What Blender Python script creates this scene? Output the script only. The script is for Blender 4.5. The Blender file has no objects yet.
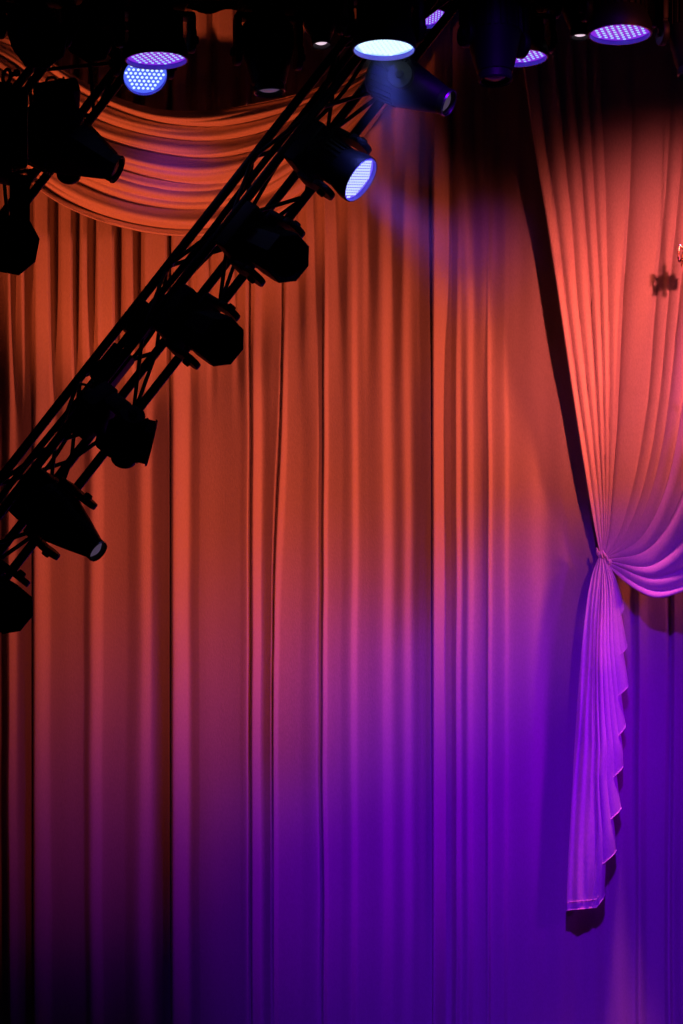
import bpy, bmesh, math, random
from mathutils import Vector, Matrix, noise

random.seed(7)
SC = bpy.context.scene
COL = SC.collection
PI = math.pi

# ------------------------------------------------------------------ camera
CAM = Vector((0.0, -20.0, 1.6))
FPX = 2600.0          # focal length in pixels of the 683x1024 frame
HOR = 895.0           # row of the horizon
cd = bpy.data.cameras.new('camera')
cam = bpy.data.objects.new('camera', cd)
COL.objects.link(cam)
cam.location = CAM
cam.rotation_euler = (PI / 2, 0, 0)
cd.sensor_width = 36.0
cd.lens = FPX / 1024.0 * 36.0
cd.shift_y = (HOR - 512.0) / 1024.0
cd.clip_end = 200
SC.camera = cam


def P(px, py, Y):
    """the point of the stage seen at a pixel, at depth plane Y"""
    d = Y - CAM.y
    return Vector(((px - 341.5) * d / FPX, Y, CAM.z + (HOR - py) * d / FPX))


def ppm(Y):
    return FPX / (Y - CAM.y)


# --------------------------------------------------------------- materials
def new_mat(name):
    m = bpy.data.materials.new(name)
    m.use_nodes = True
    nt = m.node_tree
    return m, nt, nt.nodes['Principled BSDF']


def simple(name, col, rough=0.5, metal=0.0, bump=0.0, scale=60.0, spec=0.5):
    m, nt, b = new_mat(name)
    b.inputs['Base Color'].default_value = (*col, 1)
    b.inputs['Roughness'].default_value = rough
    b.inputs['Metallic'].default_value = metal
    b.inputs['Specular IOR Level'].default_value = spec
    tc = nt.nodes.new('ShaderNodeTexCoord')
    nz = nt.nodes.new('ShaderNodeTexNoise')
    nz.inputs['Scale'].default_value = scale
    nz.inputs['Detail'].default_value = 3
    nt.links.new(tc.outputs['Object'], nz.inputs['Vector'])
    mr = nt.nodes.new('ShaderNodeMapRange')
    mr.inputs['To Min'].default_value = max(0.05, rough - 0.12)
    mr.inputs['To Max'].default_value = min(1.0, rough + 0.12)
    nt.links.new(nz.outputs['Fac'], mr.inputs['Value'])
    nt.links.new(mr.outputs['Result'], b.inputs['Roughness'])
    if bump:
        bp = nt.nodes.new('ShaderNodeBump')
        bp.inputs['Strength'].default_value = bump
        bp.inputs['Distance'].default_value = 0.003
        nt.links.new(nz.outputs['Fac'], bp.inputs['Height'])
        nt.links.new(bp.outputs['Normal'], b.inputs['Normal'])
    return m


def fabric(name, col, weave=0.75, slub=0.16):
    m, nt, b = new_mat(name)
    b.inputs['Roughness'].default_value = 0.9
    b.inputs['Specular IOR Level'].default_value = 0.12
    b.inputs['Sheen Weight'].default_value = 0.15
    tc = nt.nodes.new('ShaderNodeTexCoord')
    mp = nt.nodes.new('ShaderNodeMapping')
    mp.inputs['Scale'].default_value = (95, 95, 45)
    nt.links.new(tc.outputs['Object'], mp.inputs['Vector'])
    nz = nt.nodes.new('ShaderNodeTexNoise')
    nz.inputs['Scale'].default_value = 1.0
    nz.inputs['Detail'].default_value = 4
    nt.links.new(mp.outputs['Vector'], nz.inputs['Vector'])
    rp = nt.nodes.new('ShaderNodeMix')
    rp.data_type = 'RGBA'
    rp.inputs['A'].default_value = (*[c * (1 - slub) for c in col], 1)
    rp.inputs['B'].default_value = (*[min(1, c * (1 + slub)) for c in col], 1)
    nt.links.new(nz.outputs['Fac'], rp.inputs['Factor'])
    nt.links.new(rp.outputs['Result'], b.inputs['Base Color'])
    bp = nt.nodes.new('ShaderNodeBump')
    bp.inputs['Strength'].default_value = weave
    bp.inputs['Distance'].default_value = 0.002
    nt.links.new(nz.outputs['Fac'], bp.inputs['Height'])
    nt.links.new(bp.outputs['Normal'], b.inputs['Normal'])
    return m


def glow(name, col, strength):
    m, nt, b = new_mat(name)
    b.inputs['Base Color'].default_value = (*col, 1)
    b.inputs['Roughness'].default_value = 0.3
    b.inputs['Emission Color'].default_value = (*col, 1)
    b.inputs['Emission Strength'].default_value = strength
    return m


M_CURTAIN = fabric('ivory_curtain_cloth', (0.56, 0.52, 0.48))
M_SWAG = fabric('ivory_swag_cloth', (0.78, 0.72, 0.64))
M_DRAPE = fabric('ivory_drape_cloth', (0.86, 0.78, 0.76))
M_BLACKCLOTH = fabric('added_strip_black', (0.008, 0.008, 0.009))
M_BLACK = simple('black_powder_coat', (0.010, 0.010, 0.012), 0.5, 0.0, 0.1, 90, 0.3)
M_CASE = simple('black_plastic_housing', (0.007, 0.007, 0.009), 0.55, 0.0, 0.15, 140, 0.25)
M_RUBBER = simple('black_cable_rubber', (0.010, 0.010, 0.010), 0.7, 0, 0.1, 60, 0.2)
M_STEEL = simple('dull_steel', (0.35, 0.35, 0.37), 0.35, 1.0, 0.05, 50)
M_GLASS = simple('dark_lens_glass', (0.008, 0.008, 0.02), 0.3, 0.0, 0.0, 20, 0.3)
M_LIP = simple('led_tinted_lip', (0.22, 0.12, 0.8), 0.4, 0.0, 0.0, 50)  # the LEDs' blue glow on the lip is put into its base colour
M_GOLD = simple('polished_ornament_metal', (0.85, 0.62, 0.40), 0.25, 1.0, 0.1, 40)
M_FLOOR = simple('dark_stage_boards', (0.02, 0.018, 0.017), 0.6, 0, 0.2, 8)
M_WALL = simple('dark_back_wall', (0.015, 0.014, 0.014), 0.8, 0, 0.2, 6)
M_DOT_CYAN = glow('led_dot_cyan', (0.42, 0.74, 1.0), 1.0)
M_DOT_HOT = glow('led_dot_hot', (0.72, 0.95, 1.0), 1.15)
M_PLATE_BLUE = glow('led_plate_blue', (0.10, 0.17, 0.95), 0.9)
M_PLATE_VIOLET = glow('led_plate_violet', (0.30, 0.03, 0.85), 0.75)
M_PLATE_INDIGO = glow('led_plate_indigo', (0.22, 0.14, 1.0), 0.9)
M_PLATE_HOT = glow('led_plate_hot', (0.38, 0.62, 1.0), 1.1)
M_LENS_WARM = glow('lit_lens_warm_white', (0.95, 0.72, 0.85), 0.9)
M_LENS_DIM = glow('lens_weak_violet_glow', (0.45, 0.32, 0.6), 0.12)  # weak violet emission on the lenses of the dark spotlights


# ----------------------------------------------------------------- helpers
def tag(o, label, cat, group=None):
    o['label'] = label
    o['category'] = cat
    if group:
        o['group'] = group
    return o


def empty(name, loc=(0, 0, 0)):
    o = bpy.data.objects.new(name, None)
    o.empty_display_size = 0.1
    o.location = loc
    COL.objects.link(o)
    return o


def obj(name, bm, mat, parent=None, smooth=None):
    me = bpy.data.meshes.new(name)
    bm.normal_update()
    if smooth is not None:
        lim = math.radians(smooth)
        for f in bm.faces:
            f.smooth = True
        for e in bm.edges:
            if len(e.link_faces) == 2 and e.calc_face_angle(0) > lim:
                e.smooth = False
    bm.to_mesh(me)
    bm.free()
    for mm in (mat if isinstance(mat, (list, tuple)) else [mat]):
        me.materials.append(mm)
    o = bpy.data.objects.new(name, me)
    COL.objects.link(o)
    if parent:
        o.parent = parent
    return o


def frame_z(d, xhint=None):
    """rotation whose +Z is d and whose X is near xhint"""
    z = Vector(d).normalized()
    xh = Vector(xhint) if xhint is not None else Vector((1, 0, 0))
    x = xh - z * xh.dot(z)
    if x.length < 1e-4:
        x = Vector((0, 1, 0)) - z * z.y
    x.normalize()
    y = z.cross(x)
    return Matrix((x, y, z)).transposed().to_4x4()


def a_box(bm, size, M=Matrix(), bevel=0.0, seg=2):
    t = bmesh.new()
    bmesh.ops.create_cube(t, size=1.0)
    for v in t.verts:
        v.co = Vector((v.co.x * size[0], v.co.y * size[1], v.co.z * size[2]))
    if bevel:
        bmesh.ops.bevel(t, geom=t.edges[:], offset=bevel, segments=seg, affect='EDGES', profile=0.6)
    merge(bm, t, M)


def merge(bm, t, M):
    mp = {}
    for v in t.verts:
        mp[v] = bm.verts.new(M @ v.co)
    for f in t.faces:
        nf = bm.faces.new([mp[v] for v in f.verts])
        nf.material_index = f.material_index
    t.free()


def a_lathe(bm, prof, seg, M=Matrix(), cap=(True, True), phase=0.0, power=None):
    """profile of (radius, z) turned about Z; power squares the section off"""
    rings = []
    for r, z in prof:
        ring = []
        for i in range(seg):
            a = 2 * PI * (i + phase) / seg
            c, s = math.cos(a), math.sin(a)
            k = 1.0
            if power:
                k = (abs(c) ** power + abs(s) ** power) ** (-1.0 / power)
            ring.append(bm.verts.new(M @ Vector((r * k * c, r * k * s, z))))
        rings.append(ring)
    for a, b in zip(rings, rings[1:]):
        for i in range(seg):
            j = (i + 1) % seg
            bm.faces.new((a[i], a[j], b[j], b[i]))
    if cap[0]:
        bm.faces.new(list(reversed(rings[0])))
    if cap[1]:
        bm.faces.new(rings[-1])


def a_tube(bm, pts, r, seg=8, cap=True):
    pts = [Vector(p) for p in pts]
    rings = []
    up = Vector((0.13, 0.97, 0.2)).normalized()
    for i, p in enumerate(pts):
        d = (pts[min(i + 1, len(pts) - 1)] - pts[max(i - 1, 0)]).normalized()
        x = up - d * up.dot(d)
        if x.length < 1e-3:
            x = Vector((1, 0, 0)) - d * d.x
        x.normalize()
        y = d.cross(x)
        rr = r[i] if isinstance(r, (list, tuple)) else r
        rings.append([bm.verts.new(p + (x * math.cos(2 * PI * k / seg) + y * math.sin(2 * PI * k / seg)) * rr)
                      for k in range(seg)])
    for a, b in zip(rings, rings[1:]):
        for k in range(seg):
            j = (k + 1) % seg
            bm.faces.new((a[k], a[j], b[j], b[k]))
    if cap:
        bm.faces.new(list(reversed(rings[0])))
        bm.faces.new(rings[-1])


def grid_obj(name, rows, mat, parent=None):
    """a cloth from rows of points"""
    bm = bmesh.new()
    vs = [[bm.verts.new(p) for p in r] for r in rows]
    for a, b in zip(vs, vs[1:]):
        for i in range(len(a) - 1):
            bm.faces.new((a[i], a[i + 1], b[i + 1], b[i]))
    for f in bm.faces:
        f.smooth = True
    return obj(name, bm, mat, parent)


def lerp(a, b, t):
    return a + (b - a) * t


def smooth01(t):
    t = max(0.0, min(1.0, t))
    return t * t * (3 - 2 * t)


def interp(tab, x):
    """monotone-ish cubic through a table of (x, y)"""
    n = len(tab)
    if x <= tab[0][0]:
        return tab[0][1]
    if x >= tab[-1][0]:
        return tab[-1][1]
    lo, hi = 0, n - 1
    while hi - lo > 1:
        m = (lo + hi) // 2
        if tab[m][0] <= x:
            lo = m
        else:
            hi = m

    def slope(i):
        if i == 0 or i == n - 1:
            return 0.0
        d0 = (tab[i][1] - tab[i - 1][1]) / (tab[i][0] - tab[i - 1][0])
        d1 = (tab[i + 1][1] - tab[i][1]) / (tab[i + 1][0] - tab[i][0])
        if d0 * d1 <= 0:
            return 0.0
        return 2 * d0 * d1 / (d0 + d1)
    x0, y0 = tab[lo]
    x1, y1 = tab[hi]
    h = x1 - x0
    t = (x - x0) / h
    m0, m1 = slope(lo) * h, slope(hi) * h
    t2, t3 = t * t, t * t * t
    return (2 * t3 - 3 * t2 + 1) * y0 + (t3 - 2 * t2 + t) * m0 + (-2 * t3 + 3 * t2) * y1 + (t3 - t2) * m1


def cat(pts, n):
    """polyline of n points evenly spaced along a Catmull-Rom curve"""
    pts = [Vector((p[0], p[1], 0)) for p in pts]
    ext = [pts[0] * 2 - pts[1]] + pts + [pts[-1] * 2 - pts[-2]]
    fine = []
    for i in range(1, len(ext) - 2):
        p0, p1, p2, p3 = ext[i - 1:i + 3]
        for k in range(24):
            t = k / 24
            fine.append(0.5 * ((2 * p1) + (p2 - p0) * t + (2 * p0 - 5 * p1 + 4 * p2 - p3) * t * t
                               + (3 * p1 - p0 - 3 * p2 + p3) * t ** 3))
    fine.append(pts[-1])
    L = [0]
    for a, b in zip(fine, fine[1:]):
        L.append(L[-1] + (b - a).length)
    out, j = [], 0
    for i in range(n):
        s = L[-1] * i / (n - 1)
        while j < len(L) - 2 and L[j + 1] < s:
            j += 1
        t = (s - L[j]) / max(1e-9, L[j + 1] - L[j])
        out.append(fine[j].lerp(fine[j + 1], min(1, t)))
    return out


# ------------------------------------------------------------- the setting
bm = bmesh.new()
a_box(bm, (16, 26, 0.2), Matrix.Translation((0, -10.5, -0.1)))
o = obj('floor', bm, M_FLOOR)
o['kind'] = 'structure'
bm = bmesh.new()
a_box(bm, (16, 0.2, 12), Matrix.Translation((0, 1.4, 6.0)))
o = obj('wall_back', bm, M_WALL)
o['kind'] = 'structure'

# -------------------------------------------------------- backdrop curtain
# fold profile across the cloth: (pixel column at the backdrop, cm forward)
PROF = {
    'a': [(-420, 0), (-395, 5), (-370, -2), (-340, 4), (-310, -3), (-280, 5), (-250, -1), (-215, 4), (-180, -3), (-150, 5),
          (-120, -2), (-95, 4), (-70, -2), (-48, 4), (-26, 1), (-8, -3), (2, -5), (5, -5), (9, 1.5), (18, 0.8), (28, 1.6), (33.5, 2.2), (38, -4), (60, -5)],
    'b': [(33, -1), (33.8, 2.4), (36, 3), (52, 0), (70, 0.6), (84, 1.2), (92, 2.4), (104, 0), (125, 0.8), (140, 2.2), (153, 0.4),
          (164, 2.0), (171.5, 3.2), (177, -4), (205, -5)],
    'c': [(171, 0), (171.8, 3.2), (174, 4.0), (189, -1.9), (196, -0.8), (200, -0.2), (222, 0.8), (240, 2.2), (248, 3.0), (250.5, 0.8), (253, 3.3),
          (262, -0.6), (270, 0.8), (275, 1.6), (276.5, -0.6), (278.5, 2.1), (286, 0.1), (300, 0.3), (316, 1.6), (321, 1.0), (323, 2.7), (327.5, 0.7),
          (340, 1.2), (351, 2.3), (358, 0.5), (366, 1.0), (382, 2.3), (392, 0.3), (404, 1.9), (411, 1.2), (420, 2.6), (431.5, 4.2), (437, -4), (460, -5)],
    'd': [(431, 0), (431.8, 4.4), (433.2, 5.2), (440, 2.0), (447, -2.4), (451, -2.0), (454.5, 0.6), (456, 1.7), (461, 0.3), (468, 1.7), (474, 0.2), (486, 1.4),
          (488, 2.3), (492, 0.6), (504, 1.5), (509, 0.4), (530, 1.8), (545, 0.6), (560, 1.8), (575, 0.5), (592, 1.8), (604, 0.3), (618, 2.0), (634, 0.0),
          (638, 2.6), (648, 0.6), (664, 1.6), (670, -0.5), (673, 2.4), (684, 0.6), (700, 2.5), (720, -2), (745, 3.5), (770, -2), (800, 4),
          (830, -3), (860, 4), (890, -2), (925, 5), (955, -2), (985, 4), (1020, -1), (1060, 3)],
}
# tight gathers under the heading, fading downwards
GATH = {
    'a': [(-420, 0)] + [(-400 + 22 * k, (3.5 if k % 2 else -3.5)) for k in range(18)] + [(2, -6), (10, 4), (16, -2), (23, 5), (33, -4), (60, -4)],
    'b': [(33, -4), (37, 4), (49, 4.6), (55, -5.5), (63, 4), (72, 4.4), (77, -5.0), (83, 3.6), (88, 2.5), (94, -5.0), (99, 4.6), (113, 4.8), (118, -5),
          (126, 3.6), (133, 3.0), (139, -5), (147, 4.6), (166, 4.0), (172, -5), (205, -5)],
    'c': [(171, -4), (174, 4), (186, 3.4), (192, -4.5), (198, 3.6), (206, 2.6), (212, -5), (219, 3.6), (232, 3), (238, -5), (246, 3.4), (251, -4), (257, 3.2),
          (268, 2), (276, -3.5), (284, 2.4), (297, -2.6), (305, 2.4), (316, -2.8), (325, 3.0), (338, -3.0), (348, 2.8), (362, 1.0), (369, -3.0),
          (380, 2.4), (394, -2.6), (405, 2.8), (418, 0.8), (426, -3), (460, -4)],
    'd': [(431, -4), (433, 3.6), (446, 3.2), (452, -4), (462, 2.4), (472, -2.4), (482, 2.2), (494, -2.4), (508, 2.2), (521, -2), (536, 2), (552, -2),
          (570, 2), (590, -2), (612, 2), (636, -2.5), (660, 2), (690, -2)] + [(715 + 25 * k, (3 if k % 2 == 0 else -3)) for k in range(14)],
}
LAB = {
    'a': 'leftmost strip of ivory backdrop curtain, cut by the left edge of the photo',
    'b': 'dim red backdrop curtain panel at left, behind the lower truss lights',
    'c': 'middle backdrop curtain panel lit red over magenta, left of the tall bright pleat',
    'd': 'right backdrop curtain panel fading to blue, behind the tied-back drape',
}


def backdrop(key, x0, x1, Yb):
    prof, gath = PROF[key], GATH[key]
    rows = []
    NR = 110
    ztop, zbot = 9.7, 0.02
    inv = ppm(0.0)
    step = 0.85
    nx = int((x1 - x0) / step)
    for j in range(NR + 1):
        tz = j / NR
        z = lerp(ztop, zbot, tz)
        py = HOR - (z - CAM.z) * inv
        g = 1 - smooth01((py - 235) / 220.0) if key in 'ab' else 1 - smooth01((py - 120) / 330.0)
        k = 0.62 + 0.38 * smooth01((py - 120) / 380.0)
        row = []
        for i in range(nx + 1):
            x = x0 + step * i
            # folds wander a little as they fall
            w = 2.2 * noise.noise(Vector((x * 0.011, py * 0.0032, 3.1))) + 0.9 * noise.noise(Vector((x * 0.03, py * 0.01, 9.7)))
            w += 7.0 * math.exp(-((x - 279) / 9.0) ** 2) * (smooth01((py - 250) / 450) * 2 - 1.1)
            edge = min(1.0, (x - x0) / 12.0)
            xe = x + w * edge
            d = 1.8 * k * (1 - (0.5 if key in 'ab' else 0.25) * g) * interp(prof, xe) + (2.1 if key in 'ab' else 0.95) * g * interp(gath, xe)
            d += 0.55 * noise.noise(Vector((x * 0.045, py * 0.0025, 1.7))) + 0.35 * noise.noise(Vector((x * 0.02, py * 0.02, 5.2)))
            row.append(Vector(((x - 341.5) / inv, Yb - d * 0.01, z)))
        rows.append(row)
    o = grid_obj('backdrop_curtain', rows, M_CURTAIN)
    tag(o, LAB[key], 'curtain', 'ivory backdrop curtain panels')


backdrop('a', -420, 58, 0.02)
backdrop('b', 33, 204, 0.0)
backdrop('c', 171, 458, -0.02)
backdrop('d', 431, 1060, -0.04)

# --------------------------------------------------------------------- swag
YS = -0.45
SW = [  # (left x, left y, right x, right y, sag row at the middle, skew)
    dict(p=[(-20, 28), (20, 40), (62, 68), (100, 90), (150, 107), (200, 110), (250, 103), (300, 92), (350, 74), (398, 52), (425, 36)]),
    dict(p=[(-22, 40), (15, 60), (55, 92), (100, 116), (150, 130), (205, 134), (255, 126), (305, 108), (352, 84), (398, 57), (425, 38)]),
    dict(p=[(-24, 55), (8, 85), (48, 122), (95, 148), (150, 164), (208, 168), (260, 156), (308, 131), (355, 99), (400, 63), (425, 41)]),
    dict(p=[(-26, 75), (2, 112), (42, 155), (90, 182), (148, 199), (208, 202), (263, 188), (312, 158), (358, 116), (402, 70), (425, 44)]),
    dict(p=[(-28, 98), (-2, 140), (36, 186), (84, 214), (145, 231), (205, 234), (265, 219), (316, 186), (362, 138), (404, 80), (425, 47)]),
]
NU, NV = 150, 150
keys = [cat(k['p'], NU) for k in SW]
rows = []
for j in range(NV + 1):
    v = j / NV
    row = []
    for i in range(NU):
        u = i / (NU - 1)
        tabx = [(k * 0.25, keys[k][i].x) for k in range(5)]
        taby = [(k * 0.25, keys[k][i].y) for k in range(5)]
        px, py = interp(tabx, v), interp(taby, v)
        if v in (0.0, 1.0):
            pass
        # folds: some run the full width, some die out
        ph = v * 2 * PI
        warp = noise.noise(Vector((u * 1.7, v * 2.5, 0.4)))
        w2 = noise.noise(Vector((u * 2.6 + 4, v * 2.0, 8.0)))
        f1 = abs(math.sin(PI * (v * 6.5 + 0.7 * warp))) ** 0.7
        f2 = abs(math.sin(PI * (v * 13.0 + 0.9 * w2 + 0.3))) ** 0.8
        m1 = 0.5 + 0.5 * smooth01(0.5 + 1.6 * noise.noise(Vector((u * 2.0 - 3, v * 5.0, 2.0))))
        f = 1.35 * f1 * m1 + 0.35 * f2 * (0.4 + 0.6 * smooth01(0.5 + 2 * w2))
        taper = 0.35 + 0.65 * math.sin(PI * min(1, max(0, u))) ** 0.7
        leftdeep = 1.0 + 1.1 * smooth01((0.35 - u) / 0.3) * smooth01((v - 0.2) / 0.4)
        amp = 0.092 * taper * leftdeep
        belly = 0.16 * math.sin(PI * u) * math.sin(PI * min(1, 0.12 + v * 0.86)) ** 0.8
        y = YS - belly - amp * f + 0.04
        py += 1.6 * f1 * taper
        if v > 0.965:
            y += 0.10 * ((v - 0.965) / 0.035) ** 2      # the hem rolls back under
        row.append(P(px, py, y))
    rows.append(row)
o = grid_obj('swag', rows, M_SWAG)
tag(o, 'orange-lit draped swag hanging across the upper left of the backdrop', 'swag')

# --------------------------------------------------------- tied-back drape
YD = -0.16
drape = empty('tied_drape', P(603, 558, YD))
tag(drape, 'ivory drape at right, tied back to a knot with a ruffled tail', 'drape')


def local(root, p):
    return p - root.location


THR = [
    [(505, -110), (512, 0), (522, 60), (535, 150), (548, 230), (560, 310), (575, 410), (588, 490), (596, 535), (601, 556)],
    [(560, -110), (561, 0), (563, 60), (569, 150), (577, 230), (583, 310), (592, 410), (599, 490), (602, 535), (602, 556)],
    [(600, -110), (600, 0), (600, 60), (603, 150), (606, 230), (608, 310), (609, 410), (608, 490), (606, 535), (603, 557)],
    [(642, -110), (641, 0), (640, 60), (638, 150), (634, 230), (628, 310), (622, 410), (614, 490), (610, 532), (604, 557)],
    [(692, -110), (690, 0), (688, 60), (682, 150), (676, 230), (668, 310), (659, 410), (647, 478), (629, 528), (605, 558)],
    [(735, -110), (732, 0), (728, 60), (722, 150), (712, 230), (702, 310), (689, 410), (672, 490), (645, 541), (606, 559)],
    [(790, -110), (782, 0), (775, 60), (768, 150), (757, 230), (742, 320), (722, 430), (697, 515), (655, 564), (607, 561)],
    [(845, -110), (835, 0), (825, 60), (815, 150), (802, 250), (787, 350), (765, 460), (718, 550), (660, 583), (607, 563)],
    [(910, -110), (900, 0), (890, 60), (880, 170), (866, 280), (846, 390), (800, 505), (735, 572), (683, 592), (655, 598), (630, 586), (606, 565)],
]
NR = 190
tk = [cat(t, NR) for t in THR]
GRV = [-0.02, 0.48, 0.87, 1.32, 1.68, 2.02, 2.8, 3.68, 3.97, 4.3, 4.75, 5.35, 6.0, 6.7, 7.4, 8.01]
DEP = [0.05, 0.055, 0.05, 0.055, 0.05, 0.05, 0.075, 0.055, 0.045, 0.06, 0.075, 0.08, 0.085, 0.085, 0.07]


def pleat(s):
    for k in range(len(GRV) - 1):
        if GRV[k] <= s <= GRV[k + 1]:
            t = (s - GRV[k]) / (GRV[k + 1] - GRV[k])
            # ridges lean right: steep left flank, softer right one
            return DEP[k] * (math.sin(PI * t ** 0.85) ** 0.55)
    return 0.0


NS = 330
rows = []
for j in range(NR):
    v = j / (NR - 1)
    row = []
    for i in range(NS + 1):
        s = 8.0 * i / NS
        px = interp_x = None
        px = interp([(k, tk[k][j].x) for k in range(9)], s)
        py = interp([(k, tk[k][j].y) for k in range(9)], s)
        a = lerp(1.0, 0.72, v) if v < 0.75 else lerp(0.72, 0.13, smooth01((v - 0.75) / 0.25))
        sw = s + 0.05 * noise.noise(Vector((s * 1.3, v * 4, 2.0)))
        d = a * pleat(max(0, min(8, sw)))
        b = smooth01((s - 2.5) / 4.0) * math.sin(PI * min(1.0, v ** 2.2)) ** 1.0
        d += 0.50 * b + 0.27 * (1 - v) ** 0.8 + 0.04
        row.append(local(drape, P(px, py, YD - d)))
    rows.append(row)
grid_obj('drape_panel', rows, M_DRAPE, drape)

# the tail below the knot: pleats at left, a cascade of ruffles at right
XL = [(554, 599), (562, 596.5), (575, 592), (600, 587), (650, 581.5), (700, 577.5), (800, 571.5), (912, 566.5)]
XR = [(554, 605), (566, 610), (580, 616), (600, 620), (650, 619), (700, 619), (740, 619), (780, 614), (830, 611), (860, 606), (912, 596)]


def yend(t):
    return 911 - 8 * t if t < 0.36 else lerp(908, 594, ((t - 0.36) / 0.64) ** 0.95)


NT, NVt = 240, 170
HEM_T = []
rows = []
for j in range(NVt + 1):
    v = j / NVt
    row = []
    for i in range(NT + 1):
        t = i / NT
        ye = yend(t)
        py = lerp(554, ye, v)
        h = smooth01((py - 554) / 120.0)
        # threads that still hang at this row share its width
        tm = 1.0
        if py > 594:
            q = (908 - min(908, py)) / (908 - 594)
            tm = 0.36 + 0.64 * q ** (1 / 0.95)
            tm = max(tm, t)
        x0, x1 = interp(XL, py), interp(XR, py)
        c = smooth01((t - 0.30) / 0.12)
        zz = math.sin(2 * PI * 11.5 * t ** 1.05 + 0.6)
        zz = 0.45 * zz + 0.55 * math.asin(zz * 0.98) / 1.37
        zc = math.cos(2 * PI * 11.5 * t ** 1.05 + 0.6)
        px = x0 + (x1 - x0) * (t / tm) + c * h * lerp(7.0, 9.0, t) * (t / tm) ** 2.0 * zz * (0.95 + 0.7 * noise.noise(Vector((t * 6.0, 3.3, 0.5))))
        fine = math.sin(2 * PI * 8.5 * t + 3.0 * noise.noise(Vector((t * 5, py * 0.01, 7.7))))
        d = 0.09 + h * ((1 - c) * 0.010 * fine * (1 + 0.6 * noise.noise(Vector((t * 12, 0, 1)))) + c * 0.050 * zc)
        d += 0.06 * math.sin(PI * min(1, t / tm)) * (0.3 + 0.7 * h)
        d += 0.010 * noise.noise(Vector((t * 9, py * 0.012, 4.4)))
        row.append(local(drape, P(px, py, YD - d)))
    rows.append(row)
tail = grid_obj('tail', rows, M_DRAPE, drape)
# stitched hem along the lower edge of the tail
hb = bmesh.new()
edge_pts = [rows[-1][i] + Vector((0, -0.004, 0.004)) for i in range(0, NT + 1, 2)]
a_tube(hb, edge_pts, 0.0035, 6)
obj('hem', hb, M_DRAPE, tail)
hb = bmesh.new()
st = [rows[-5][i] + Vector((0, -0.004, 0)) for i in range(0, 90, 2)]
a_tube(hb, st, 0.0025, 5)
obj('hem_seam', hb, M_DRAPE, tail)
# the gathered band of the tie
kb = bmesh.new()
for q in range(7):
    a = q / 6
    c0 = P(lerp(596, 609, a), lerp(553, 563, a) + 2.0 * math.sin(a * 9), YD) + Vector((0, -0.075 - 0.03 * math.sin(PI * a), 0))
    pts = []
    for n_ in range(9):
        w = n_ / 8
        pts.append(local(drape, c0 + Vector((0.012 * (w - .5) + 0.004 * math.sin(6 * w + q), -0.018 * math.sin(PI * w), 0.062 * (0.5 - w)))))
    a_tube(kb, pts, [0.003 + 0.007 * math.sin(PI * k / 8) for k in range(9)], 8)
obj('knot', kb, M_DRAPE, drape, 60)

# --------------------------------------------------- hanging ornament, right
og = empty('hanging_ornament', P(688.5, 255, -1.0))
og.scale = (1.3, 1.3, 1.3)
tag(og, 'small shiny curled ornament hanging at the right edge in front of the drape', 'ornament')
ob = bmesh.new()
a_lathe(ob, [(0.004, 0.10), (0.012, 0.08), (0.006, 0.06), (0.022, 0.03), (0.03, 0.0), (0.02, -0.03), (0.008, -0.05), (0.014, -0.065), (0.002, -0.09)], 16)
obj('spindle', ob, M_GOLD, og, 50)
for k in range(10):
    a = 2 * PI * k / 10 + 0.25
    lb = bmesh.new()
    pts, rad = [], []
    for n_ in range(14):
        w = n_ / 13
        ang = w * 4.6
        rr = 0.02 + 0.055 * w
        pts.append(Vector((math.cos(a) * (rr + 0.012 * math.sin(ang)), math.sin(a) * (rr + 0.012 * math.sin(ang)), 0.03 * math.sin(ang) * (1 if k % 2 else -1) + 0.02 * (k % 3 - 1))))
        rad.append(0.009 * (1 - 0.75 * w) + 0.002)
    a_tube(lb, pts, rad, 7)
    obj('curl', lb, M_GOLD, og, 60)
wb = bmesh.new()
a_tube(wb, [(0, 0, 0.09), (0.002, 0, 1.2), (0, 0, 2.6)], 0.0025, 6)
obj('wire', wb, M_BLACK, og)

# ------------------------------------------------------------------- trusses


def truss(name, A, B, side, roll, label, pitch=0.38, rch=0.027, rl=0.012):
    root = empty(name, A)
    tag(root, label, 'truss', 'black box trusses')
    ax = (B - A)
    L = ax.length
    ax.normalize()
    e1 = Vector((0, 1, 0)) - ax * ax.y
    e1.normalize()
    e2 = ax.cross(e1)
    cs = []
    for k in range(4):
        a = roll + PI / 4 + k * PI / 2
        cs.append((e1 * math.cos(a) + e2 * math.sin(a)) * side / math.sqrt(2))
    for c in cs:
        b = bmesh.new()
        a_tube(b, [c, c + ax * L], rch, 12)
        obj('chord', b, M_BLACK, root, 50)
    n = int(L / pitch)
    for f in range(4):
        c0, c1 = cs[f], cs[(f + 1) % 4]
        for k in range(n):
            p = (c0 if (k + f) % 2 == 0 else c1) + ax * (k * L / n)
            q = (c1 if (k + f) % 2 == 0 else c0) + ax * ((k + 1) * L / n)
            b = bmesh.new()
            a_tube(b, [p, q], rl, 8)
            obj('brace', b, M_BLACK, root, 50)
    for k in (0, 1):
        b = bmesh.new()
        for f in range(4):
            a_tube(b, [cs[f] + ax * (L * k), cs[(f + 1) % 4] + ax * (L * k)], rch * 0.8, 8)
        obj('end_frame', b, M_BLACK, root, 50)
    return root, ax, cs


YT = -5.0
TA, TB = P(-66, 616, YT), P(452, -43, YT)
main_truss, TAX, TCS = truss('lighting_truss', TA, TB, 0.28, math.radians(36), 'long black box truss slanting up from the left edge to the top centre')
YT2 = -4.3
truss('lighting_truss', P(-110, 312, YT2), P(104, 38, YT2), 0.40, math.radians(24), 'short black box truss in the upper left corner, parallel to the long one')
YT3 = -4.85
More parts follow.
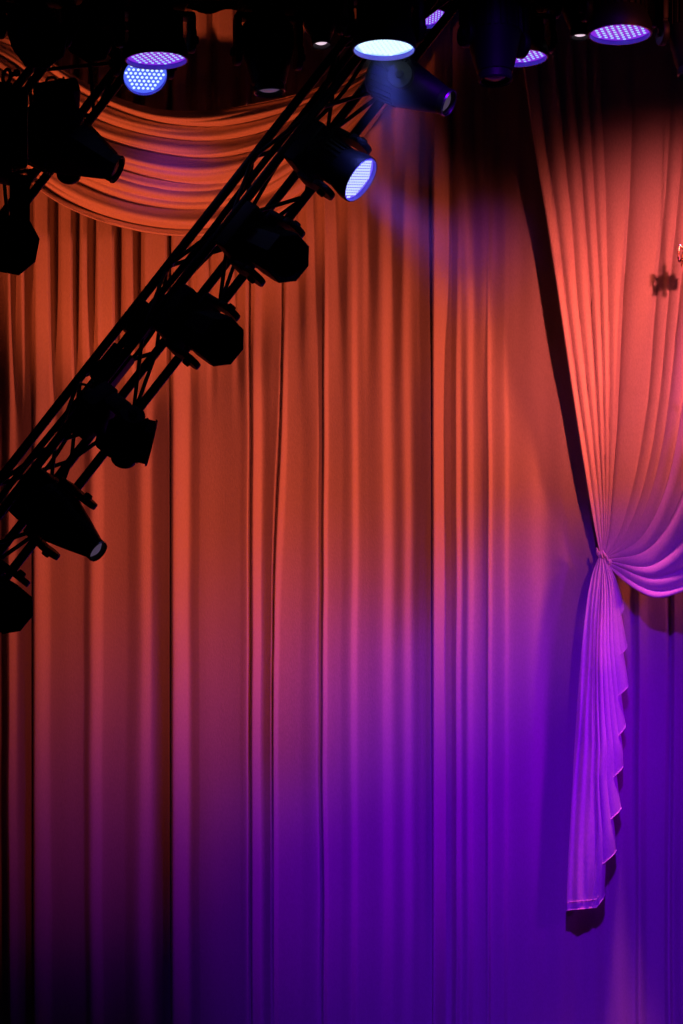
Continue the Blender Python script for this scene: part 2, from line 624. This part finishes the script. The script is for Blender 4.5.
# cross truss carrying the top row of lamps
zc = P(0, -52, YT3).z
truss('lighting_truss', Vector((-3.6, YT3 + 0.25, zc)), Vector((2.5, YT3 + 0.25, zc)), 0.28, 0.0, 'black cross truss along the very top of the photo over the lamps', pitch=0.30)

# cables laced along the long truss
def along(t, e, yy):
    p = TA.lerp(TB, t)
    n = Vector((TAX.z, 0, -TAX.x))
    return p + n * e + Vector((0, yy, 0))


for ci, (e0, amp, fr, lab) in enumerate([(-0.115, 0.004, 0.2, 'thick black cable pulled straight along the upper side of the long truss'),
                                         (-0.03, 0.020, 0.23, 'black cable running loosely along the middle of the long truss')]):
    b = bmesh.new()
    pts = []
    for k in range(130):
        t = 0.04 + 0.9 * k / 129
        pts.append(along(t, e0 + amp * math.sin(k * fr + ci * 2), -0.02 + amp * math.sin(k * 0.17 + ci)))
    a_tube(b, pts, 0.020 - 0.008 * ci, 8)
    tag(obj('cable', b, M_RUBBER, None, 60), lab, 'cable', 'cables on the long truss')


def truss_box(px, py, size, label, yy=-0.02):
    root = empty('power_box', P(px, py, YT + yy))
    root.rotation_euler = frame_z(TAX, (0, 1, 0)).to_euler()
    tag(root, label, 'box', 'black boxes in the long truss')
    b = bmesh.new()
    a_box(b, size, Matrix(), 0.012)
    obj('housing', b, M_CASE, root, 40)
    for s in (-1, 1):
        b = bmesh.new()
        a_lathe(b, [(0.022, 0), (0.022, 0.03), (0.016, 0.035), (0.012, 0.07)], 14, Matrix.Translation((0.02 * s, 0, s * size[2] / 2)) @ (Matrix() if s > 0 else Matrix.Rotation(PI, 4, 'X')))
        obj('connector', b, M_RUBBER, root, 40)


truss_box(142, 322, (0.16, 0.15, 0.20), 'black box strapped inside the long truss, upper of the two')
truss_box(112, 368, (0.16, 0.14, 0.24), 'black box strapped inside the long truss, lower of the two')

# ------------------------------------------------------------------ fixtures
LAMPS_GROUP = 'stage lights on the trusses'


def dots(bm, r, z, n_rings, rd):
    """hexagonal field of little lens domes"""
    pitch = r / (n_rings + 0.5)
    for q in range(-n_rings, n_rings + 1):
        for s in range(-n_rings, n_rings + 1):
            x = pitch * (q + s * 0.5)
            y = pitch * s * math.sqrt(3) / 2
            if math.hypot(x, y) > r - rd * 0.9:
                continue
            a_lathe(bm, [(rd, z), (rd * 0.75, z + rd * 0.25), (rd * 0.3, z + rd * 0.35)], 8, Matrix.Translation((x, y, 0)), (False, True))


def a_gear(bm, r0, r1, z0, z1, n, M):
    pts = []
    for k in range(n):
        for f, r in ((0.0, r0), (0.35, r0), (0.42, r1), (0.93, r1)):
            a = 2 * PI * (k + f) / n
            pts.append((r * math.cos(a), r * math.sin(a)))
    lo = [bm.verts.new(M @ Vector((x, y, z0))) for x, y in pts]
    hi = [bm.verts.new(M @ Vector((x, y, z1))) for x, y in pts]
    m = len(pts)
    for i in range(m):
        j = (i + 1) % m
        bm.faces.new((lo[i], lo[j], hi[j], hi[i]))
    bm.faces.new(list(reversed(lo)))
    bm.faces.new(hi)


def moving_head(name, kind, px, py, Y, u, h, label, s=1.0, R=0.145, L=0.34, R2=None, arm=None, base=True, plate=None, dot=None,
                lens=None, rings=4, sides=None, dotr=0.30, blen=0.11):
    """clamp, base, yoke and a tilting head; u runs from clamp to head, h is the way the head looks.
    px, py is the head's pivot."""
    u = Vector(u).normalized()
    h = Vector(h).normalized()
    ta = u.cross(h)
    if ta.length < 0.05:
        ta = Vector((1, 0.25, 0))
        ta = ta - u * ta.dot(u)
    ta.normalize()
    R2 = R2 or R
    RM = max(R, R2)
    arm = arm or (L * 0.42 + 0.06)
    drop = arm + blen + 0.05
    piv = P(px, py, Y)
    root = empty(name, piv - u * drop)
    M = frame_z(-u, ta)
    root.rotation_euler = M.to_euler()
    tag(root, label, 'stage light', LAMPS_GROUP)
    RI = M.to_3x3().inverted()
    hl = (RI @ h).normalized()
    T = Matrix.Translation
    # clamps
    for sx in (-1, 1):
        b = bmesh.new()
        ring = [Vector((sx * 0.09, 0.030 * math.cos(a), 0.012 + 0.030 * math.sin(a))) for a in [2 * PI * k / 14 for k in range(15)]]
        a_tube(b, ring, 0.008, 6)
        a_box(b, (0.03, 0.05, 0.03), T((sx * 0.09, 0, -0.032)), 0.005)
        a_lathe(b, [(0.010, 0), (0.010, 0.04), (0.016, 0.04), (0.016, 0.05)], 8, T((sx * 0.09, 0.03, 0.01)) @ Matrix.Rotation(-PI / 2, 4, 'X'))
        obj('clamp', b, M_BLACK, root, 40)
    # base
    b = bmesh.new()
    bw = min(0.34, RM * 2 + 0.02)
    a_box(b, (bw, bw * 0.78, blen), T((0, 0, -0.05 - blen / 2)), 0.022, 3)
    a_lathe(b, [(0.10, 0.0), (0.10, -0.022), (0.085, -0.028)], 24, T((0, 0, -0.05 - blen + 0.002)), (False, True))
    bo = obj('base', b, M_CASE, root, 35)
    # yoke
    ax_ = RM + 0.032
    zt = -0.05 - blen - 0.03
    zp = -drop
    b = bmesh.new()
    a_box(b, (ax_ * 2 + 0.03, 0.10, 0.035), T((0, 0, zt)), 0.012, 2)
    for sx in (-1, 1):
        ln = zt - zp
        a_box(b, (0.036, 0.115, ln * 0.72), T((sx * ax_, 0, zt - ln * 0.34)), 0.014, 2)
        a_lathe(b, [(0.070, -0.018), (0.074, -0.012), (0.074, 0.012), (0.070, 0.018)], 20, T((sx * ax_, 0, zp)) @ Matrix.Rotation(PI / 2, 4, 'Y'))
        a_box(b, (0.034, 0.10, ln * 0.4), T((sx * ax_, 0, zp + ln * 0.2)), 0.012, 2)
    yo = obj('yoke', b, M_CASE, root, 35)
    for sx in (-1, 1):
        b = bmesh.new()
        a_lathe(b, [(0.024, 0), (0.026, 0.006), (0.022, 0.02), (0.010, 0.022)], 12, T((sx * (ax_ + 0.018), 0, zp)) @ Matrix.Rotation(sx * PI / 2, 4, 'Y'))
        obj('tilt_knob', b, M_RUBBER, yo, 40)
    # head
    H = T((0, 0, zp)) @ frame_z(hl, (1, 0, 0))
    fz = L * 0.52          # front plane ahead of the pivot
    bz = -L * 0.48
    b = bmesh.new()
    if kind == 'wash':
        seg = 32
        prof = [(R * 0.55, bz), (R * 0.74, bz + 0.01), (R * 0.80, bz + 0.05), (R * 0.84, -0.02), (R * 0.97, fz - 0.09), (R * 1.05, fz - 0.05), (R * 1.06, fz - 0.012), (R * 1.05, fz)]
        a_lathe(b, prof, seg, H, (True, False))
        a_lathe(b, [(R * 1.05, fz), (R * 0.99, fz)], seg, H, (False, False))
        ho = obj('head_housing', b, M_CASE, root, 35)
        b = bmesh.new()
        a_lathe(b, [(R * 0.99, fz), (R * 0.985, fz - 0.022)], seg, H, (False, False))
        a_lathe(b, [(R * 1.03, fz + 0.0), (R * 1.03, fz + 0.004), (R * 0.99, fz + 0.004), (R * 0.99, fz)], seg, H, (False, False))
        obj('rim', b, M_LIP, root, 40)
        b = bmesh.new()
        a_lathe(b, [(R * 0.985, fz - 0.022), (R * 0.5, fz - 0.021)], seg, H, (False, True))
        fo = obj('lens_plate', b, plate, root, 40)
        b = bmesh.new()
        t = bmesh.new()
        dots(t, R * 0.96, fz - 0.021, rings, R / (rings + 0.5) * dotr)
        merge(b, t, H)
        obj('led_array', b, dot, fo, 60)
        # cooling fins round the back
        b = bmesh.new()
        a_gear(b, R * 0.78, R * 0.90, bz + L * 0.05, bz + L * 0.46, 24, H)
        obj('cooling_fins', b, M_CASE, ho, 40)
    elif kind == 'octagon':
        prof = [(R * 0.62, bz), (R * 0.82, bz + 0.02), (R * 0.92, -0.04), (R, fz - 0.06), (R, fz - 0.004), (R * 0.95, fz)]
        a_lathe(b, prof, 8, H, (True, False), 0.5)
        a_lathe(b, [(R * 0.95, fz), (R * 0.82, fz - 0.006)], 8, H, (False, False), 0.5)
        ho = obj('head_housing', b, M_CASE, root, 20)
        b = bmesh.new()
        a_lathe(b, [(R * 0.82, fz - 0.006), (R * 0.78, fz - 0.02), (R * 0.70, fz - 0.022), (R * 0.4, fz - 0.010), (R * 0.1, fz - 0.006)], 24, H, (False, True))
        obj('lens', b, M_GLASS, root, 60)
        b = bmesh.new()
        for k in range(8):
            a = 2 * PI * k / 8
            for q in range(4):
                a_box(b, (R * 0.45, 0.008, 0.008), H @ Matrix.Rotation(a, 4, 'Z') @ T((0, R * 0.80, bz * 0.75 + q * 0.026)), 0.002, 1)
        obj('vent', b, M_CASE, ho, 40)
    else:  # spot barrel: R at the back tapering to R2 at the front
        seg, pw, phs = (28, None, 0.0) if sides is None else (sides, None, 0.5)
        prof = [(R * 0.70, bz), (R * 0.93, bz + 0.025), (R, bz + 0.08), (R, bz + L * 0.42), (lerp(R, R2, 0.45), bz + L * 0.66), (R2 * 1.06, fz - 0.05), (R2, fz - 0.045), (R2, fz), (R2 * 0.86, fz)]
        a_lathe(b, prof, seg, H, (True, False), phs)
        a_lathe(b, [(R2 * 0.86, fz), (R2 * 0.80, fz - 0.03)], seg, H, (False, False), phs)
        ho = obj('head_housing', b, M_CASE, root, 30)
        b = bmesh.new()
        a_lathe(b, [(R2 * 0.82, fz - 0.028), (R2 * 0.55, fz - 0.014), (R2 * 0.2, fz - 0.006)], 24, H, (False, True))
        obj('lens', b, lens or M_GLASS, root, 60)
        b = bmesh.new()
        a_lathe(b, [(R2 * 0.90, fz - 0.002), (R2 * 0.97, fz + 0.006), (R2 * 1.02, fz - 0.004)], seg if sides is None else 24, H, (False, False))
        obj('rim', b, M_STEEL if lens else M_CASE, root, 60)
        b = bmesh.new()
        a_gear(b, R * 0.95, R * 1.035, bz + L * 0.10, bz + L * 0.40, 26, H)
        obj('cooling_fins', b, M_CASE, ho, 40)
    return root


U1 = (0.62, -0.60, -0.50)
# along the long truss, top to bottom
moving_head('spotlight', 'spot', 410, 86, YT - 0.40, (0.45, -0.2, -0.87), (0.80, -0.30, -0.45), 'dark barrel spotlight under the bright round lamp, lens pointing down right', R=0.135, R2=0.075, L=0.50, lens=M_LENS_DIM, arm=0.25)
moving_head('wash_light', 'wash', 342, 167, YT - 0.33, U1, (0.74, -0.30, -0.60), 'tilted round lamp with lit violet face on the long truss', R=0.132, L=0.27, plate=M_PLATE_INDIGO, dot=M_DOT_HOT, rings=6, arm=0.22, dotr=0.34)
moving_head('moving_head_light', 'octagon', 274, 252, YT - 0.36, U1, (0.50, -0.75, -0.40), 'unlit eight-sided stage light on the long truss, just below the lit violet one', R=0.144, L=0.32, arm=0.21)
moving_head('moving_head_light', 'octagon', 209, 335, YT - 0.36, U1, (0.50, -0.75, -0.40), 'unlit eight-sided stage light on the long truss, second below the lit violet one', R=0.144, L=0.32, arm=0.21)
moving_head('moving_head_light', 'spot', 128, 437, YT - 0.26, (0.74, -0.25, -0.62), (0.97, 0.08, -0.24), 'boxy dark stage light halfway down the long truss, facing right', R=0.10, R2=0.135, L=0.26, sides=8, arm=0.20)
moving_head('spotlight', 'spot', 67, 525, YT - 0.36, (0.60, -0.55, -0.58), (0.68, -0.34, -0.60), 'long barrel spotlight low on the truss with a faint violet lens', R=0.145, R2=0.066, L=0.50, lens=M_LENS_DIM, arm=0.22)
moving_head('moving_head_light', 'octagon', -1, 601, YT - 0.36, U1, (0.50, -0.75, -0.40), 'lowest unlit stage light, cut by the left edge at the foot of the truss', R=0.144, L=0.32, arm=0.21)
# upper left corner
moving_head('moving_head_light', 'spot', 70, 146, YT2 - 0.35, (0.3, -0.4, -0.85), (0.86, -0.12, -0.46), 'large tapered dark stage light on the corner truss, facing right', R=0.20, R2=0.085, L=0.62, sides=8, arm=0.26)
moving_head('moving_head_light', 'octagon', -11, 238, -9.0, (0.0, 0.0, -1), (0.62, -0.70, -0.34), 'dark eight-sided stage light hanging at the left edge under the corner truss', R=0.125, L=0.40, arm=0.30, blen=0.34)
moving_head('moving_head_light', 'octagon', 34, 30, YT3 - 0.45, (0, 0, -1), (0.30, -0.70, -0.65), 'unlit stage light in the dark top left corner above the corner truss', R=0.16, L=0.34, arm=0.2)
moving_head('moving_head_light', 'octagon', 97, 24, YT3 + 0.5, (0, 0, -1), (-0.30, -0.60, -0.75), 'unlit stage light at top left, between the corner and the violet lamps', R=0.16, L=0.34, arm=0.2)
# the top row
DN = (0, 0, -1)
moving_head('wash_light', 'wash', 156, 37, YT3 - 0.45, DN, (0.02, 0.03, -1), 'round lamp facing down with pinkish violet face, at left above the blue one', R=0.172, L=0.25, plate=M_PLATE_VIOLET, dot=M_DOT_CYAN, dotr=0.25, arm=0.16)
moving_head('wash_light', 'wash', 143, 65, YT3 + 0.05, (0, 0.1, -1), (0.16, -0.62, -0.74), 'smaller round lamp with blue-white face tilted to the viewer, at left', R=0.128, L=0.22, plate=M_PLATE_BLUE, dot=M_DOT_HOT, arm=0.30)
moving_head('wash_light', 'wash', 384, 26, YT3 - 0.9, DN, (0.0, -0.02, -1), 'brightest round lamp, blue-white face pointing down at top centre', R=0.168, L=0.25, plate=M_PLATE_HOT, dot=M_DOT_HOT, arm=0.16, rings=5, dotr=0.42)
moving_head('wash_light', 'wash', 428, 4, YT3 + 1.0, DN, (0.15, -0.25, -0.95), 'small violet lamp half hidden at the top, right of the brightest lamp', R=0.10, L=0.20, plate=M_PLATE_VIOLET, dot=M_DOT_CYAN, dotr=0.25, arm=0.16)
moving_head('wash_light', 'wash', 520, 38, YT3 + 0.45, DN, (0.02, 0.0, -1), 'violet lamp half hidden behind a dark barrel spotlight', R=0.16, L=0.23, plate=M_PLATE_VIOLET, dot=M_DOT_CYAN, dotr=0.25, arm=0.16)
moving_head('wash_light', 'wash', 620, 12, YT3, DN, (0.0, 0.0, -1), 'round violet lamp facing down at the top right over the drape', R=0.178, L=0.25, plate=M_PLATE_VIOLET, dot=M_DOT_CYAN, dotr=0.25, arm=0.16)
moving_head('spotlight', 'spot', 494, 40, YT3 - 0.2, DN, (0.03, -0.05, -1), 'dark barrel spotlight pointing down, in front of the half hidden violet lamp', R=0.16, R2=0.098, L=0.46, arm=0.24)
moving_head('spotlight', 'spot', 268, 55, YT3, DN, (0.04, 0.0, -1), 'dark barrel spotlight pointing down over the swag, pale lens rim', R=0.15, R2=0.092, L=0.42, lens=M_LENS_DIM, arm=0.24)
moving_head('spotlight', 'spot', 320, 18, YT3 + 0.2, DN, (0.05, -0.10, -1), 'small spotlight with lit white lens, left of the brightest lamp', R=0.12, R2=0.058, L=0.32, lens=M_LENS_WARM, arm=0.18)
moving_head('spotlight', 'spot', 580, 8, YT3 + 0.5, DN, (0.0, -0.04, -1), 'small spotlight with lit white lens beside the top right violet lamp', R=0.12, R2=0.06, L=0.34, lens=M_LENS_WARM, arm=0.18)
moving_head('spotlight', 'spot', 692, 35, YT3, DN, (0.0, 0.0, -1), 'dark spotlight cut by the right edge at the top', R=0.15, R2=0.085, L=0.46, lens=M_LENS_DIM, arm=0.24)

# black strip added across the top, stands in for the darkness there
rows = []
for j in range(24):
    v = j / 23
    row = []
    for i in range(260):
        x = lerp(-4.6, 4.6, i / 259)
        z = lerp(P(0, -170, -2.0).z, P(0, 11, -2.0).z, v) + 0.006 * math.sin(x * 9)
        row.append(Vector((x, -2.0 - 0.05 * math.sin(x * 22) * (0.4 + 0.6 * v), z)))
    rows.append(row)
o = grid_obj('added_dark_strip', rows, M_BLACKCLOTH)
tag(o, 'added black strip standing in for darkness along the very top behind the lamp bodies', 'curtain')

# -------------------------------------------------------------------- lights


def spot(name, loc, target, col, power, angle, blend, size=0.2):
    ld = bpy.data.lights.new(name, 'SPOT')
    ld.color = col
    ld.energy = power
    ld.spot_size = math.radians(angle)
    ld.spot_blend = blend
    ld.shadow_soft_size = size
    o = bpy.data.objects.new(name, ld)
    COL.objects.link(o)
    o.location = loc
    d = Vector(target) - Vector(loc)
    o.rotation_euler = d.to_track_quat('-Z', 'Y').to_euler()
    return o


# red front light, from the right of the house
spot('red_front_lamp', (4.4, -9.0, 7.0), P(350, 480, 0), (1.0, 0.122, 0.062), 1200, 30, 1.0)
# red light added far to the right, rakes the folds for contrast
spot('added_red_rake_lamp', (8.5, -4.6, 5.4), P(270, 450, 0), (1.0, 0.122, 0.055), 2950, 29, 1.0, 0.7)
# orange light from low on the left, up at the swag
spot('orange_swag_lamp', (-4.6, -5.6, 0.8), P(180, 135, 0), (1.0, 0.115, 0.032), 1950, 20.5, 0.5)
# dim red wash over the left
spot('red_side_lamp', (3.6, -9.5, 6.0), P(120, 650, 0), (1.0, 0.085, 0.06), 640, 24, 1.0)
# rose light on the drape
spot('rose_drape_lamp', (4.2, -8.6, 7.4), P(662, 352, 0), (1.0, 0.128, 0.115), 2300, 22, 1.0)
# rose light dropping straight down the drape and its tail
spot('rose_top_lamp', (1.98, -0.80, 9.3), (1.92, -0.66, 1.2), (1.0, 0.07, 0.40), 5500, 7.5, 0.6)
spot('rose_top_lamp', (2.5, -1.25, 9.3), (2.36, -0.80, 3.9), (1.0, 0.10, 0.50), 4200, 9.5, 0.7)
# dim blue from above at the top of the cloth
spot('blue_top_lamp', (0.6, -3.2, 9.3), P(520, 260, 0), (0.10, 0.0, 1.0), 45, 50, 1.0, 0.3)
# blue violet on the lower right
spot('blue_wash_lamp', (1.2, -9.0, 8.2), P(590, 940, 0), (0.16, 0.0, 1.0), 2900, 34, 1.0)
spot('violet_wash_lamp', (7.2, -5.6, 4.8), P(405, 755, 0), (0.36, 0.0, 1.0), 1500, 23, 1.0, 0.6)
# narrow violet beams that mark the cloth
spot('violet_beam_lamp', P(430, -60, -4.0), P(165, 182, -0.55), (0.25, 0.02, 1.0), 130, 9, 1.0)
spot('violet_beam_lamp', P(420, -60, -4.0), P(485, 250, 0), (0.30, 0.02, 1.0), 110, 9, 1.0)
# the bright round lamp throws its own blue light down
spot('blue_down_lamp', P(384, 52, YT3 - 0.9), P(410, 400, YT3 - 0.2), (0.10, 0.12, 1.0), 60, 70, 0.8, 0.12)

def haze(name, A, D, length, r0, r1, dens, label):
    D = Vector(D).normalized()
    b = bmesh.new()
    a_lathe(b, [(r0, 0.0), (lerp(r0, r1, 0.5), 0.5), (r1, 1.0)], 28, Matrix())
    m = bpy.data.materials.new(name + '_air')
    m.use_nodes = True
    nt = m.node_tree
    nt.nodes.clear()
    out = nt.nodes.new('ShaderNodeOutputMaterial')
    sc = nt.nodes.new('ShaderNodeVolumeScatter')
    sc.inputs['Color'].default_value = (0.9, 0.9, 1.0, 1)
    sc.inputs['Anisotropy'].default_value = 0.2
    tc = nt.nodes.new('ShaderNodeTexCoord')
    sx = nt.nodes.new('ShaderNodeSeparateXYZ')
    nt.links.new(tc.outputs['Object'], sx.inputs[0])

    def mth(op, a_, b_=None):
        n = nt.nodes.new('ShaderNodeMath')
        n.operation = op
        for i_, q in enumerate((a_, b_)):
            if q is None:
                continue
            if isinstance(q, (int, float)):
                n.inputs[i_].default_value = q
            else:
                nt.links.new(q, n.inputs[i_])
        return n.outputs[0]
    x2 = mth('MULTIPLY', sx.outputs['X'], sx.outputs['X'])
    y2 = mth('MULTIPLY', sx.outputs['Y'], sx.outputs['Y'])
    rad = mth('SQRT', mth('ADD', x2, y2))
    edge = mth('ADD', mth('MULTIPLY', sx.outputs['Z'], r1 - r0), r0)
    q = mth('MAXIMUM', mth('SUBTRACT', 1.0, mth('DIVIDE', rad, edge)), 0.0)
    zf = mth('MAXIMUM', mth('SUBTRACT', 1.0, sx.outputs['Z']), 0.0)
    nt.links.new(mth('MULTIPLY', mth('MULTIPLY', q, zf), dens), sc.inputs['Density'])
    nt.links.new(sc.outputs[0], out.inputs['Volume'])
    o = obj(name, b, m)
    o.matrix_world = Matrix.Translation(A) @ frame_z(D) @ Matrix.Diagonal((1, 1, length, 1))
    tag(o, label, 'haze')
    o['kind'] = 'stuff'
    return o


hz = P(362, 180, YT - 0.42)
hd = Vector((0.78, 0.30, -0.62))
haze('beam_haze', hz + hd * 0.03, hd, 1.1, 0.12, 0.42, 0.5, 'faint violet haze in the beam of the tilted round lamp')
spot('violet_haze_lamp', hz + hd * 0.02, hz + hd, (0.35, 0.08, 1.0), 60, 36, 0.8, 0.1)
hz2 = P(384, 54, YT3 - 0.9)
haze('beam_haze', hz2 + Vector((0.02, 0, -0.01)), (0.16, 0.10, -1), 0.75, 0.16, 0.30, 0.55, 'faint blue haze under the brightest round lamp')

w = bpy.data.worlds.new('world')
w.use_nodes = True
w.node_tree.nodes['Background'].inputs['Color'].default_value = (0.10, 0.08, 0.3, 1)
w.node_tree.nodes['Background'].inputs['Strength'].default_value = 0.004
SC.world = w

vs = SC.view_settings
vs.view_transform = 'Standard'
vs.look = 'None'
vs.exposure = 0.0
vs.gamma = 1.0
vs.use_curve_mapping = False
